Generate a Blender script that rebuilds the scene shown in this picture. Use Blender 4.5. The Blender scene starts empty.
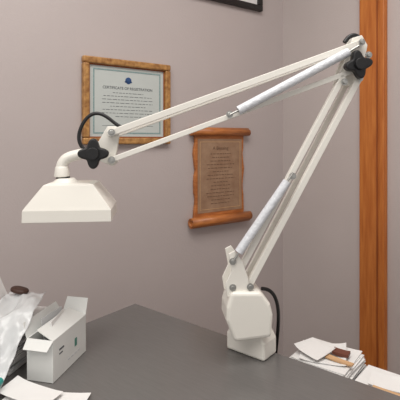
import bpy, bmesh, math, random
from mathutils import Vector, Matrix, noise
random.seed(4)
S=bpy.context.scene
try:
    S.view_settings.view_transform='Standard'
except Exception: pass

# ---------------- materials ----------------
def mat(name,col,rough=.6,metal=0,noise_amt=0,nscale=20,bump=0,bscale=200,alpha=1,trans=0,spec=.5,col2=None,stretch=None):
    m=bpy.data.materials.new(name); m.use_nodes=True
    nt=m.node_tree; b=nt.nodes['Principled BSDF']
    b.inputs['Roughness'].default_value=rough; b.inputs['Metallic'].default_value=metal
    b.inputs['Specular IOR Level'].default_value=spec
    b.inputs['Alpha'].default_value=alpha
    b.inputs['Transmission Weight'].default_value=trans
    tc=nt.nodes.new('ShaderNodeTexCoord'); mp=nt.nodes.new('ShaderNodeMapping')
    nt.links.new(tc.outputs['Object'],mp.inputs['Vector'])
    if stretch: mp.inputs['Scale'].default_value=stretch
    n=nt.nodes.new('ShaderNodeTexNoise'); n.inputs['Scale'].default_value=nscale; n.inputs['Detail'].default_value=5
    nt.links.new(mp.outputs[0],n.inputs['Vector'])
    r=nt.nodes.new('ShaderNodeValToRGB')
    c2=col2 if col2 else tuple(max(0,c*(1-noise_amt)) for c in col)
    r.color_ramp.elements[0].position=.35; r.color_ramp.elements[1].position=.68
    r.color_ramp.elements[0].color=(*c2,1); r.color_ramp.elements[1].color=(*col,1)
    nt.links.new(n.outputs['Fac'],r.inputs['Fac']); nt.links.new(r.outputs['Color'],b.inputs['Base Color'])
    if bump:
        n2=nt.nodes.new('ShaderNodeTexNoise'); n2.inputs['Scale'].default_value=bscale
        nt.links.new(tc.outputs['Object'],n2.inputs['Vector'])
        bp=nt.nodes.new('ShaderNodeBump'); bp.inputs['Strength'].default_value=bump; bp.inputs['Distance'].default_value=.002
        nt.links.new(n2.outputs['Fac'],bp.inputs['Height']); nt.links.new(bp.outputs[0],b.inputs['Normal'])
    return m
M_wall=mat('wall_paint',(.525,.462,.45),.38,noise_amt=.04,nscale=3,bump=.25,bscale=160)
M_wall_lit=mat('wall_paint_side_lit',(.565,.50,.482),.38,noise_amt=.04,nscale=3,bump=.25,bscale=160)  # same wall paint lightened: side wall's brighter light baked into the colour
M_floor=mat('floor_vinyl',(.22,.19,.17),.5,noise_amt=.2,nscale=6)
M_ceil=mat('ceiling_tile',(.8,.79,.76),.9,noise_amt=.05)
M_oak=mat('oak_stain',(.60,.20,.04),.4,col2=(.46,.125,.02),nscale=14,stretch=(6,6,.5))
M_oakd=mat('oak_dark',(.36,.09,.018),.4,noise_amt=.3,nscale=14,stretch=(6,6,.5))
M_desk=mat('desk_laminate',(.165,.157,.153),.24,metal=.15,noise_amt=.08,nscale=60,bump=.05,bscale=400,spec=.6,stretch=(.4,4,1))
M_deskedge=mat('desk_edge',(.07,.066,.066),.45,noise_amt=.1)
M_lamp=mat('lamp_enamel',(.81,.785,.725),.32,noise_amt=.02)
M_lampd=mat('lamp_inner',(.55,.53,.48),.5,noise_amt=.02)
M_sleeve=mat('sleeve_plastic',(.72,.74,.78),.25,noise_amt=.12,nscale=120,bump=.8,bscale=150)
M_black=mat('black_plastic',(.010,.010,.011),.42,noise_amt=.1)
M_steel=mat('steel',(.5,.5,.48),.3,metal=.9,noise_amt=.1)
M_gold=mat('gilt_frame',(.56,.30,.10),.4,metal=.1,col2=(.28,.12,.035),nscale=60,bump=.8,bscale=120)
M_certp=mat('certificate_paper',(.56,.60,.58),.35,noise_amt=.03)
M_certb=mat('certificate_border',(.30,.42,.42),.4,noise_amt=.3,nscale=300)
M_ink=mat('ink',(.08,.09,.10),.6,noise_amt=.1)
M_blue=mat('emblem_blue',(.03,.09,.25),.5,noise_amt=.2)
M_scroll=mat('scroll_wood',(.56,.20,.055),.38,col2=(.38,.12,.03),nscale=20,stretch=(1,1,5))
M_scrollp=mat('scroll_print',(.38,.24,.15),.5,col2=(.30,.175,.105),nscale=25)
M_scrollink=mat('scroll_ink',(.17,.095,.06),.6,noise_amt=.1)
M_paper=mat('paper_white',(.78,.77,.76),.7,noise_amt=.04)
M_paperg=mat('paper_grey',(.55,.56,.57),.6,noise_amt=.08)
M_card=mat('carton_white',(.76,.77,.75),.5,noise_amt=.04)
M_cardin=mat('carton_inner',(.50,.47,.42),.8,noise_amt=.05)
M_green=mat('label_green',(.08,.25,.20),.5,noise_amt=.1)
M_bag=mat('poly_bag',(.82,.84,.85),.15,noise_amt=.05,alpha=.72)
M_brown=mat('brown_leather',(.06,.022,.012),.5,noise_amt=.3,bump=.3)
M_red=mat('folder_rust',(.16,.05,.03),.6,noise_amt=.15)
M_buff=mat('folder_buff',(.62,.38,.20),.7,noise_amt=.1)
M_teal=mat('teal_plastic',(.03,.28,.25),.4,noise_amt=.1)
M_cab=mat('cabinet_grey',(.25,.24,.23),.5,noise_amt=.1)
M_blackframe=mat('frame_black',(.012,.010,.010),.35,noise_amt=.1)

# ---------------- helpers ----------------
def empty(name,loc=(0,0,0),rz=0):
    o=bpy.data.objects.new(name,None); S.collection.objects.link(o); o.location=loc; o.rotation_euler=(0,0,rz)
    o.empty_display_size=.05; return o
def finish(bm,name,m,parent=None,bevel=0,smooth=False,seg=2):
    bmesh.ops.recalc_face_normals(bm,faces=bm.faces)
    me=bpy.data.meshes.new(name); bm.to_mesh(me); bm.free()
    o=bpy.data.objects.new(name,me); S.collection.objects.link(o)
    for mm in (m if isinstance(m,(list,tuple)) else [m]): me.materials.append(mm)
    if parent: o.parent=parent
    if smooth:
        for p in me.polygons: p.use_smooth=True
    if bevel:
        b=o.modifiers.new('bv','BEVEL'); b.width=bevel; b.segments=seg; b.limit_method='ANGLE'; b.angle_limit=.6
    return o
def box(name,lo,hi,m,parent=None,bevel=0,mtx=None):
    bm=bmesh.new(); bmesh.ops.create_cube(bm,size=1)
    for v in bm.verts:
        v.co=Vector([(lo[i]+hi[i])/2+v.co[i]*(hi[i]-lo[i]) for i in range(3)])
    if mtx: bm.transform(mtx)
    return finish(bm,name,m,parent,bevel)
def prism(name,poly,b0,b1,m,parent=None,bevel=0,seg=2):
    bm=bmesh.new()
    f=[bm.verts.new((x,b0,z)) for x,z in poly]; g=[bm.verts.new((x,b1,z)) for x,z in poly]
    bm.faces.new(f); bm.faces.new(g[::-1]); n=len(poly)
    for i in range(n): bm.faces.new((f[i],g[i],g[(i+1)%n],f[(i+1)%n]))
    return finish(bm,name,m,parent,bevel,seg=seg)
def bar(name,p,q,w,b0,b1,m,parent,ext=.006,bevel=.0012):
    d=Vector((q[0]-p[0],q[1]-p[1])).normalized()
    P=Vector(p)-d*ext; Q=Vector(q)+d*ext; poly=[]
    for c,s in ((Q,1),(P,-1)):
        for k in range(5):
            t=math.pi/2-math.pi*k/4
            v=c+ (d*math.cos(t)*w/2*.6 + Vector((-d.y,d.x))*math.sin(t)*w/2)*s
            poly.append((v.x,v.y))
    return prism(name,poly,b0,b1,m,parent,bevel)
def tube(name,pts,r,m,parent=None,res=8,smooth=True,bez=True):
    cu=bpy.data.curves.new(name,'CURVE'); cu.dimensions='3D'; cu.bevel_depth=r; cu.bevel_resolution=5; cu.use_fill_caps=True
    sp=cu.splines.new('NURBS' if bez else 'POLY'); sp.points.add(len(pts)-1)
    for i,p in enumerate(pts): sp.points[i].co=(*p,1)
    if bez: sp.use_endpoint_u=True; sp.order_u=min(4,len(pts)); sp.resolution_u=res
    o=bpy.data.objects.new(name,cu); S.collection.objects.link(o); cu.materials.append(m)
    dg=bpy.context.evaluated_depsgraph_get(); me=bpy.data.meshes.new_from_object(o.evaluated_get(dg))
    bpy.data.objects.remove(o)
    mo=bpy.data.objects.new(name,me); S.collection.objects.link(mo); mo.parent=parent
    for p in me.polygons: p.use_smooth=True
    return mo
def cyl(name,c,r,h,axis,m,parent=None,r2=None,seg=24,bevel=0):
    bm=bmesh.new(); bmesh.ops.create_cone(bm,cap_ends=True,segments=seg,radius1=r,radius2=r if r2 is None else r2,depth=h)
    R=Vector((0,0,1)).rotation_difference(Vector(axis)).to_matrix().to_4x4()
    bm.transform(Matrix.Translation(c)@R)
    o=finish(bm,name,m,parent,bevel)
    for p in o.data.polygons:
        if len(p.vertices)==4:p.use_smooth=True
    return o
def text(name,body,size,loc,m,parent,rot=(math.pi/2,0,0)):
    cu=bpy.data.curves.new(name,'FONT'); cu.body=body; cu.size=size; cu.align_x='CENTER'; cu.extrude=.0002
    o=bpy.data.objects.new(name,cu); S.collection.objects.link(o)
    dg=bpy.context.evaluated_depsgraph_get(); me=bpy.data.meshes.new_from_object(o.evaluated_get(dg))
    bpy.data.objects.remove(o)
    mo=bpy.data.objects.new(name,me); S.collection.objects.link(mo); mo.parent=parent; mo.location=loc; mo.rotation_euler=rot
    me.materials.clear(); me.materials.append(m); return mo

# ---------------- room ----------------
wd=Vector((.813,.583,0)).normalized(); A=Vector((-.27,1.55,0)); ang=math.atan2(wd.y,wd.x)
Kc=A+wd*.8126
Hc=2.6
MB=Matrix.Translation(A)@Matrix.Rotation(ang,4,'Z')
MR=Matrix.Translation(Kc)@Matrix.Rotation(ang-math.pi/2,4,'Z')
box('wall_back',(-3.2,0,0),(.8126+.1,.1,Hc),M_wall,mtx=MB)
box('wall_right',(0,0,0),(3.6,.1,Hc),M_wall_lit,mtx=MR)
box('floor',(-3.3,-3.7,-.1),(.95,.12,0),M_floor,mtx=MB)
box('ceiling',(-3.3,-3.7,Hc),(.95,.12,Hc+.1),M_ceil,mtx=MB)
def rootobj(name,mtx,loc):
    o=bpy.data.objects.new(name,None); S.collection.objects.link(o); o.matrix_world=mtx@Matrix.Translation(loc); o.empty_display_size=.05; return o
t=rootobj('trim_1',MR,(.418,0,0))
box('casing_board',(0,-.018,0),(.108,0,Hc),M_oak,t,.003)
box('casing_bead',(.088,-.026,0),(.108,-.018,Hc),M_oak,t,.003)
box('casing_groove',(.074,-.0195,0),(.079,-.0175,Hc),M_oakd,t)
box('baseboard_back',(-3.2,-.012,0),(.8,-.0,.1),M_oakd,mtx=MB)

# certificate
W,Hh=.344,.30
c=rootobj('framed_certificate',MB,(.009,0,1.315))
fw=.023
for nm,lo,hi in (('frame_top',(-W/2,-.022,Hh/2-fw),(W/2,0,Hh/2)),('frame_bottom',(-W/2,-.022,-Hh/2),(W/2,0,-Hh/2+fw)),
                 ('frame_side_1',(-W/2,-.022,-Hh/2+fw),(-W/2+fw,0,Hh/2-fw)),('frame_side_2',(W/2-fw,-.022,-Hh/2+fw),(W/2,0,Hh/2-fw))):
    box(nm,lo,hi,M_gold,c,.005)
iw,ih=W/2-fw,Hh/2-fw
box('backing_paper',(-iw,-.008,-ih),(iw,-.001,ih),M_certp,c)
def ring(nm,w,h,tk,y,m,par,z0=0):
    box(nm+'_t',(-w,y,z0+h-tk),(w,y+.0008,z0+h),m,par); box(nm+'_b',(-w,y,z0-h),(w,y+.0008,z0-h+tk),m,par)
    box(nm+'_l',(-w,y,z0-h+tk),(-w+tk,y+.0008,z0+h-tk),m,par); box(nm+'_r',(w-tk,y,z0-h+tk),(w,y+.0008,z0+h-tk),m,par)
ring('inner_lip',iw,ih,.004,-.0105,M_oakd,c)
ring('border',iw-.016,ih-.014,.005,-.0088,M_certb,c)
text('title','CERTIFICATE OF REGISTRATION',.0135,(0,-.0085,.045),M_ink,c)
cyl('emblem',(0,-.0085,.078),.012,.001,(0,1,0),M_blue,c)
box('emblem_ribbon',(-.014,-.009,.071),(.014,-.0082,.076),M_blue,c)
z=.032
for i in range(8):
    w=[.06,.095,.1,.1,.07,.098,.1,.05][i]
    x=-w
    while x<w:
        l=random.uniform(.006,.018); box('line_%d'%i,(x,-.0085,z-.0008),(min(x+l,w),-.0079,z+.0008),M_ink,c); x+=l+.004
    z-=.012
box('signature_line_1',(-.1,-.0085,-.085),(-.045,-.0079,-.084),M_ink,c); box('signature_line_2',(.045,-.0085,-.085),(.1,-.0079,-.084),M_ink,c)

# scroll plaque
s=rootobj('scroll_plaque',MB,(.425,0,1.035))
hw=.128
def rollp(nm,zc,r,w,flip):
    bm=bmesh.new(); n=40; prof=[]
    for i in range(n):
        t=i/(n-1); a=t*2*math.pi*1.6; rr=r*(1-.45*t); prof.append((rr*math.sin(a),rr*math.cos(a)))
    vs=[]
    for x in (-w,w):
        vs.append([bm.verts.new((x,-r-.004+y,zc+flip*zz)) for y,zz in prof])
    for i in range(n-1): bm.faces.new((vs[0][i],vs[0][i+1],vs[1][i+1],vs[1][i]))
    o=finish(bm,nm,M_scroll,s,smooth=True); so=o.modifiers.new('s','SOLIDIFY'); so.thickness=.004; so.offset=-1
    cyl(nm+'_core',(0,-r-.004,zc),r*.86,2*w-.012,(1,0,0),M_scroll,s)
    return o
rollp('roll_top',.178,.018,.152,1); rollp('roll_bottom',-.182,.022,.155,-1)
poly=[]
N=16
for i in range(N+1):
    z=-.178+.356*i/N; poly.append((hw+.003*math.sin(i*.9)+.002*random.uniform(-1,1),z))
for i in range(N,-1,-1):
    z=-.178+.356*i/N; poly.append((-hw-.003*math.sin(i*1.1+1)+.002*random.uniform(-1,1),z))
prism('board',poly,-.016,-.001,M_scroll,s,.003)
box('print_panel',(-hw+.012,-.0175,-.150),(hw-.012,-.0155,.150),M_scrollp,s)
ring('print_rule',hw-.022,.138,.002,-.0185,M_buff,s)
text('print_title','A Blessing',.02,(0,-.018,.105),M_scrollink,s)
z=.088
for i in range(15):
    w=random.uniform(.035,.078); x=-w
    while x<w:
        l=random.uniform(.006,.016); box('verse_%d'%i,(x,-.0182,z-.0012),(min(x+l,w),-.0174,z+.0012),M_scrollink,s); x+=l+.004
    z-=.0145
p=rootobj('picture_frame',MB,(.425,0,1.955))
for nm,lo,hi in (('frame_top',(-.24,-.02,.175),(.24,0,.2)),('frame_bottom',(-.24,-.02,-.2),(.24,0,-.175)),('frame_side_1',(-.24,-.02,-.175),(-.215,0,.175)),('frame_side_2',(.215,-.02,-.175),(.24,0,.175))):
    box(nm,lo,hi,M_blackframe,p,.003)
box('mat_board',(-.215,-.008,-.175),(.215,-.001,.175),M_paper,p); box('artwork',(-.15,-.0095,-.11),(.15,-.008,.11),M_scrollp,p)

# ---------------- desk ----------------
Cn=Vector((-.171,1.134,0)); ed=math.atan2(-.628,.778)
desk=empty('desk',Cn,ed)
DZ=.75
box('top',(0,-.70,DZ-.028),(1.5,0,DZ),M_desk,desk,.003)
box('edge_band',(-.0015,-.7015,DZ-.026),(1.5015,.0015,DZ-.003),M_deskedge,desk)
for i,x in enumerate((.04,1.44)):
    box('side_panel_%d'%i,(x-.012,-.66,0),(x+.012,-.04,DZ-.028),M_cab,desk,.002)
box('modesty_panel',(.052,-.07,.25),(1.428,-.055,DZ-.028),M_cab,desk)

RD=Matrix.Rotation(ed,3,'Z')
def dk(sx,t,z=DZ):
    v=Cn+RD@Vector((sx,-t,0)); v.z=z; return v
cab=empty('side_cabinet',dk(.452,-.012,0),ed)
box('carcass',(0,0,.04),(.7,.15,.655),M_cab,cab,.003); box('plinth',(.02,.015,0),(.68,.135,.04),M_deskedge,cab)
box('top_slab',(-.005,0,.655),(.705,.155,.67),M_cab,cab,.002)

def sheet(bm,w,h,z,dx,dy,rot,curl=.0,th=.0006,tilt=0,n=8,mi=0):
    R=Matrix.Translation((dx,dy,z))@Matrix.Rotation(rot,4,'Z')@Matrix.Rotation(tilt,4,'Y')
    g=[[None]*(n+1) for _ in range(n+1)]; g2=[[None]*(n+1) for _ in range(n+1)]
    ph=random.uniform(0,6)
    for i in range(n+1):
        for j in range(n+1):
            x=(i/n-.5)*w; y=(j/n-.5)*h; u=i/n; v=j/n
            zz=curl*(abs(2*u-1)**3*.6+ .4*(v**3))*(.6+.4*math.sin(ph+u*3+v*2))
            zz=max(zz,0)
            g[i][j]=bm.verts.new(R@Vector((x,y,zz))); g2[i][j]=bm.verts.new(R@Vector((x,y,zz+th)))
    fs=[]
    for i in range(n):
        for j in range(n):
            fs.append(bm.faces.new((g[i][j],g[i][j+1],g[i+1][j+1],g[i+1][j])))
            fs.append(bm.faces.new((g2[i][j],g2[i+1][j],g2[i+1][j+1],g2[i][j+1])))
    for i in range(n):
        for a in (0,n):
            fs.append(bm.faces.new((g[i][a],g[i+1][a],g2[i+1][a],g2[i][a])))
            fs.append(bm.faces.new((g[a][i],g[a][i+1],g2[a][i+1],g2[a][i])))
    for f in fs: f.material_index=mi
def pile(name,loc,rz,items,mats):
    bm=bmesh.new()
    for it in items: sheet(bm,**it)
    o=finish(bm,name,mats); o.location=loc; o.rotation_euler=(0,0,rz); return o
its=[]; z=.0
for i in range(24):
    its.append(dict(w=.11,h=.110,z=z,dx=random.uniform(-.005,.005),dy=random.uniform(-.006,.006),rot=random.uniform(-.08,.08),curl=.003,th=.0022,mi=random.choice([0,0,0,1]))); z+=.0027
its.append(dict(w=.09,h=.085,z=z+.001,dx=-.010,dy=0,rot=.35,curl=.010,th=.0008,mi=0))
its.append(dict(w=.06,h=.06,z=z+.010,dx=-.024,dy=-.012,rot=-.25,curl=.010,th=.0008,mi=0,tilt=.10))
its.append(dict(w=.032,h=.020,z=z+.006,dx=.024,dy=.010,rot=.1,curl=.003,th=.006,mi=2))
its.append(dict(w=.055,h=.012,z=z+.004,dx=.030,dy=-.016,rot=-.05,curl=.002,th=.003,mi=3))
pile('paper_pile',dk(.494,-.080,.671),ed,its,[M_paper,M_paperg,M_red,M_buff])
its=[];z=0
for i in range(17):
    its.append(dict(w=.16,h=.10,z=z,dx=random.uniform(-.006,.006),dy=random.uniform(-.006,.006),rot=random.uniform(-.05,.05),curl=.003,th=.0022,mi=random.choice([0,0,1,3]))); z+=.0029
its.append(dict(w=.07,h=.05,z=z+.002,dx=-.03,dy=-.0,rot=.15,curl=.008,th=.001,mi=0))
its.append(dict(w=.06,h=.05,z=z+.002,dx=.035,dy=.01,rot=-.1,curl=.008,th=.0008,mi=0))
its.append(dict(w=.10,h=.015,z=z+.003,dx=.0,dy=-.036,rot=.05,curl=.002,th=.002,mi=3))
pile('paper_pile',dk(.645,-.078,.671),ed,its,[M_paper,M_paperg,M_red,M_buff])

# ---------------- lamp ----------------
L=empty('desk_lamp',(.10,.85,0),math.atan(.1))
E=M_lamp
rel=ed-math.atan(.1)
mf=Matrix.Translation((.010,.028,0))@Matrix.Rotation(rel,4,'Z')
bm=bmesh.new()
def fr(bm,x0,x1,y0,y1,z):return [bm.verts.new((x,y,z)) for x,y in((x0,y0),(x1,y0),(x1,y1),(x0,y1))]
r1=fr(bm,-.046,.044,-.028,.022,DZ+.0005); r2=fr(bm,-.046,.044,-.028,.022,DZ+.034); r3=fr(bm,-.038,.034,-.024,.020,DZ+.052)
bm.faces.new(r1[::-1]); bm.faces.new(r3)
for a,b in((r1,r2),(r2,r3)):
    for i in range(4): bm.faces.new((a[i],a[(i+1)%4],b[(i+1)%4],b[i]))
bm.transform(mf); finish(bm,'clamp_foot',E,L,.005,seg=3)
cyl('swivel_post',(.008,.012,.805),.016,.03,(0,0,1),M_lampd,L)
hp=[(-.044,.892),(.014,.890),(.032,.866),(.037,.845),(.034,.803),(-.038,.797),(-.054,.838),(-.053,.862)]
prism('base_housing',hp,-.034,.034,E,L,.007,seg=3)
ck=[(-.05,.880),(-.006,.880),(-.010,.915),(-.020,.946),(-.036,.968),(-.048,.962),(-.042,.93),(-.054,.905)]
prism('bracket_cheek_1',ck,-.024,-.020,E,L,.001); prism('bracket_cheek_2',ck,.018,.022,E,L,.001)
def screw(c,r=.0045,b=-.026,par=L,m=M_steel): cyl('screw',(c[0],b,c[1]),r,.005,(0,1,0),m,par,bevel=.001,seg=12); cyl('screw_washer',(c[0],b+.002,c[1]),r*1.5,.002,(0,1,0),m,par,seg=16)
LA0=(-.040,.898);LA1=(.180,1.300); LB0=(-.006,.898);LB1=(.216,1.302)
bar('lower_arm_bar_1',LA0,LA1,.0115,-.018,-.006,E,L); bar('lower_arm_bar_2',LB0,LB1,.0125,-.018,-.006,E,L)
bar('lower_arm_bar_3',(LB0[0]-.006,LB0[1]),(LB1[0]-.010,LB1[1]),.009,.006,.016,E,L)
def rod(n,p,q,r,b,m): return tube(n,[(p[0],b,p[1]),(q[0],b,q[1])],r,m,L,bez=False)
rod('lower_spring_sleeve',(-.029,.966),(.066,1.100),.0085,-.027,M_sleeve)
rod('lower_spring_hook_1',(-.040,.948),(-.029,.966),.002,-.027,M_steel); rod('lower_spring_hook_2',(.066,1.100),(.078,1.117),.002,-.027,M_steel)
for q in(LA0,LB0,(-.040,.948),(.078,1.110),(.182,1.294),(.214,1.302)): screw(q)
ep=[(.176,1.290),(.220,1.288),(.232,1.330),(.240,1.372),(.228,1.392),(.208,1.386),(.196,1.350),(.182,1.318)]
prism('elbow_plate_1',ep,-.004,.0,E,L,.001); prism('elbow_plate_2',ep,.018,.022,E,L,.001)
UA0=(-.268,1.194);UA1=(.218,1.373);UB0=(-.268,1.143);UB1=(.200,1.316)
bar('upper_arm_bar_1',UA0,UA1,.0125,-.018,-.006,E,L); bar('upper_arm_bar_2',UB0,UB1,.0105,-.018,-.006,E,L)
bar('upper_arm_bar_3',(-.262,1.190),(.218,1.368),.009,.006,.016,E,L)
rod('upper_spring_sleeve',(-.030,1.236),(.188,1.352),.0088,-.028,M_sleeve)
rod('upper_spring_hook_1',(-.046,1.228),(-.030,1.236),.002,-.028,M_steel); rod('upper_spring_hook_2',(.188,1.352),(.210,1.365),.002,-.028,M_steel)
for q in (UA0,UB0,(-.046,1.229),(.232,1.348),UA1): screw(q)
def star(n,c,R,b0,b1,ph):
    poly=[]
    for i in range(64):
        a=2*math.pi*i/64; r=R*(.80+.20*math.cos(4*(a-ph)))
        poly.append((c[0]+r*math.cos(a),c[1]+r*math.sin(a)))
    prism(n,poly,b0,b1,M_black,L,.003); cyl(n+'_hub',(c[0],b0-.002,c[1]),R*.40,.010,(0,1,0),M_black,L,bevel=.001)
star('elbow_knob',(.206,1.327),.028,-.040,-.024,.2); cyl('elbow_bolt',(.206,-.012,1.327),.005,.03,(0,1,0),M_steel,L)
tube('elbow_cable',[(.195,.004,1.378),(.206,.004,1.396),(.226,.004,1.393),(.238,.004,1.378),(.236,.004,1.36)],.0045,M_black,L)
hb=[(-.300,1.168),(-.278,1.206),(-.262,1.206),(-.256,1.194),(-.262,1.150),(-.258,1.138),(-.268,1.130),(-.298,1.142)]
prism('head_bracket_1',hb,-.005,-.001,E,L,.001); prism('head_bracket_2',hb,.014,.018,E,L,.001)
star('head_knob',(-.300,1.155),.028,-.040,-.024,.0); cyl('head_bolt',(-.300,-.012,1.155),.005,.03,(0,1,0),M_steel,L)
tube('neck',[(-.298,.004,1.155),(-.320,.004,1.155),(-.345,.004,1.150),(-.360,.004,1.143),(-.366,.004,1.130),(-.365,.004,1.118)],.0105,E,L)
cyl('neck_collar',(-.364,.004,1.120),.0150,.020,(0,0,1),E,L,r2=.012,bevel=.002)
cyl('neck_vent',(-.362,.004,1.108),.0130,.006,(0,0,1),M_black,L)
cyl('socket_cap',(-.357,.004,1.103),.026,.010,(0,0,1),E,L,r2=.016,bevel=.001)
tube('head_cable',[(-.318,.006,1.158),(-.338,.006,1.172),(-.330,.006,1.212),(-.305,.006,1.236),(-.278,.006,1.226),(-.258,.006,1.205),(-.245,.006,1.203)],.0035,M_black,L,res=12)
bm=bmesh.new(); cx=-.344; cy=.004
rings=[]
for hx,hy,z in ((.034,.030,1.101),(.044,.040,1.0985),(.0735,.052,1.060),(.0775,.054,1.054),(.0780,.0545,1.033)):
    rings.append([bm.verts.new((cx+sx*hx,cy+sy*hy,z)) for sx,sy in((-1,-1),(1,-1),(1,1),(-1,1))])
bm.faces.new(rings[0])
for a,b in zip(rings,rings[1:]):
    for i in range(4): bm.faces.new((a[i],b[i],b[(i+1)%4],a[(i+1)%4]))
sh=finish(bm,'shade',E,L); so=sh.modifiers.new('so','SOLIDIFY'); so.thickness=.0025; so.offset=-1
b=sh.modifiers.new('bv','BEVEL'); b.width=.005; b.segments=3; b.limit_method='ANGLE'; b.angle_limit=.4
bm=bmesh.new(); bmesh.ops.create_uvsphere(bm,u_segments=20,v_segments=12,radius=.022,matrix=Matrix.Translation((cx,cy,1.062))); finish(bm,'bulb',M_paper,L,smooth=True)
cyl('bulb_socket',(cx,cy,1.087),.014,.02,(0,0,1),M_lampd,L)
tube('power_cable',[(.030,.03,.875),(.050,.036,.872),(.068,.045,.845),(.073,.055,.80),(.073,.066,.76),(.073,.078,.72),(.073,.085,.69)],.0038,M_black,L,res=12)

# ---------------- left clutter ----------------
fc=Vector((-.259,.758)); rc=Vector((-.233,.872)); dirx=(rc-fc).normalized(); th=math.atan2(dirx.y,dirx.x)
ct=empty('open_carton',(fc.x,fc.y,DZ+.001),th)
l,w,h=.120,.052,.074; tk=.0018
box('bottom',(0,0,0),(l,w,tk),M_card,ct)
box('side_right',(0,0,tk),(l,tk,h),M_card,ct); box('side_left',(0,w-tk,tk),(l,w,h),M_card,ct)
box('end_front',(0,tk,tk),(tk,w-tk,h),M_card,ct); box('end_back',(l-tk,tk,tk),(l,w-tk,h),M_card,ct)
box('lining',(tk,tk,tk),(l-tk,w-tk,tk*2),M_cardin,ct)
def flap(nm,org,vec,along,m=M_card):
    bm=bmesh.new(); o=Vector(org); v=Vector(vec); a=Vector(along); n=v.cross(a).normalized()*.0015
    q=[o,o+a,o+a*.95+v,o+a*.05+v]; f=[bm.verts.new(p) for p in q]; g=[bm.verts.new(p+n) for p in q]
    bm.faces.new(f); bm.faces.new(g[::-1])
    for i in range(4): bm.faces.new((f[i],g[i],g[(i+1)%4],f[(i+1)%4]))
    finish(bm,nm,m,ct)
flap('flap_left',(0,w,h),(0,.012,.024),(l,0,0)); flap('flap_back',(l,0,h),(.015,0,.028),(0,w,0)); flap('flap_right',(0,0,h),(0,.036,.014),(l,0,0))
flap('flap_front',(0,0,h),(-.016,0,-.012),(0,w,0))
# leaflet folded inside the carton
flap('leaflet_1',(.025,.012,.02),(.006,.012,.072),(.07,.012,0),M_paper); flap('leaflet_2',(.03,.030,.02),(-.004,.012,.078),(.07,-.004,0),M_paperg)
box('label_stripe_1',(.02,-.0006,.048),(.036,0,.051),M_ink,ct); box('label_stripe_2',(.02,-.0006,.041),(.031,0,.043),M_ink,ct)
box('label_mark',(.075,-.0006,.03),(.083,0,.045),M_green,ct)
for i in range(4): box('label_text_%d'%i,(.05+i*.012,-.0006,.016),(.058+i*.012,0,.018),M_paperg,ct)
its=[];z=0
for i in range(19):
    its.append(dict(w=.058,h=.13,z=z,dx=random.uniform(-.003,.003),dy=random.uniform(-.006,.006),rot=random.uniform(-.04,.04),curl=.002,th=.003,mi=random.choice([0,0,1]))); z+=.0037
its.append(dict(w=.062,h=.13,z=z+.001,dx=0,dy=.0,rot=.1,curl=.012,th=.0008,mi=0))
pile('paper_stack',(-.360,.855,DZ+.001),th-math.pi/2+.0,its,[M_paper,M_paperg])
# thin polythene bag draped over the stack, falling onto the desk in front of it
prof=[(.905,.850),(.875,.862),(.84,.860),(.80,.852),(.775,.836),(.762,.815),(.752,.792),(.738,.772),(.718,.760),(.690,.754)]
def pf(t):
    k=t*(len(prof)-1); i=min(int(k),len(prof)-2); f=k-i
    return (prof[i][0]*(1-f)+prof[i+1][0]*f, prof[i][1]*(1-f)+prof[i+1][1]*f)
bm=bmesh.new(); nu,nv=36,60; g=[]
for j in range(nv+1):
    row=[]
    for i in range(nu+1):
        u=i/nu; v=j/nv; y,zz=pf(v)
        x=-.400+.078*u+ .012*math.sin(v*5)
        q=Vector((u*1.6,v*3.2,3.1)); r=1-abs(noise.noise(q*1.2))*2; r2=1-abs(noise.noise(q*2.4+Vector((5,1,0))))*2
        zz+=.010*r+.003*r2; y-=.004*r2
        row.append(bm.verts.new((x,y,max(zz,.7525))))
    g.append(row)
for j in range(nv):
    for i in range(nu): bm.faces.new((g[j][i],g[j][i+1],g[j+1][i+1],g[j+1][i]))
o=finish(bm,'plastic_bag',M_bag,smooth=True); so=o.modifiers.new('s','SOLIDIFY'); so.thickness=.0006
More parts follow.
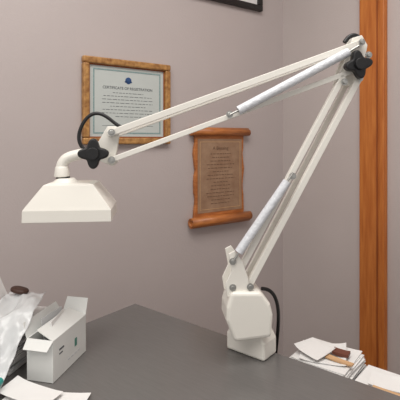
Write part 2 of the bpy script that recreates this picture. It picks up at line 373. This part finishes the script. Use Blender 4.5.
bm=bmesh.new(); bmesh.ops.create_uvsphere(bm,u_segments=20,v_segments=12,radius=1)
for v in bm.verts: v.co=Vector((math.copysign(abs(v.co.x)**.7,v.co.x)*.019,v.co.y*.012,math.copysign(abs(v.co.z)**.7,v.co.z)*.006))
o=finish(bm,'glasses_case',M_brown,smooth=True); o.location=(-.364,.868,DZ+.127); o.rotation_euler=(0,.15,-.2)
bm=bmesh.new(); sheet(bm,.075,.05,0,0,0,0,curl=.006,th=.0015)
o=finish(bm,'leaning_card',M_paper); o.matrix_world=Matrix.Translation((-.402,.862,DZ+.13))@Matrix.Rotation(.2,4,'Z')@Matrix.Rotation(math.radians(68),4,'Y')
bm=bmesh.new(); sheet(bm,.14,.05,0,0,0,.1,curl=.006); sheet(bm,.10,.045,.007,-.03,.004,-.15,curl=.008)
o=finish(bm,'loose_paper',M_paper); o.location=(-.255,.705,DZ+.001); o.rotation_euler=(0,0,-.25)
tube('marker_pen',[(-.335,.722,DZ+.026),(-.340,.690,DZ+.022)],.006,M_teal,None,bez=False)

# ---------------- light ----------------
def area(n,loc,rot,sx,sy,e,col=(1,.965,.92)):
    l=bpy.data.lights.new(n,'AREA'); l.shape='RECTANGLE'; l.size=sx; l.size_y=sy; l.energy=e; l.color=col
    o=bpy.data.objects.new(n,l); S.collection.objects.link(o); o.location=loc; o.rotation_euler=rot; return o
area('ceiling_light',(.1,.3,2.55),(0,0,ang),1.4,1.0,29)
area('ceiling_light.001',(-1.0,-.8,2.55),(0,0,ang),1.4,1.0,22)
w=bpy.data.worlds.new('w'); S.world=w; w.use_nodes=True
w.node_tree.nodes['Background'].inputs[0].default_value=(1,.97,.94,1); w.node_tree.nodes['Background'].inputs[1].default_value=.66

cam=bpy.data.cameras.new('camera'); co=bpy.data.objects.new('camera',cam); S.collection.objects.link(co)
co.location=(0,0,1.18); co.rotation_euler=(math.pi/2,0,0); cam.sensor_width=36; cam.lens=36*430/400; cam.shift_y=-60/400; cam.clip_start=.02
S.camera=co
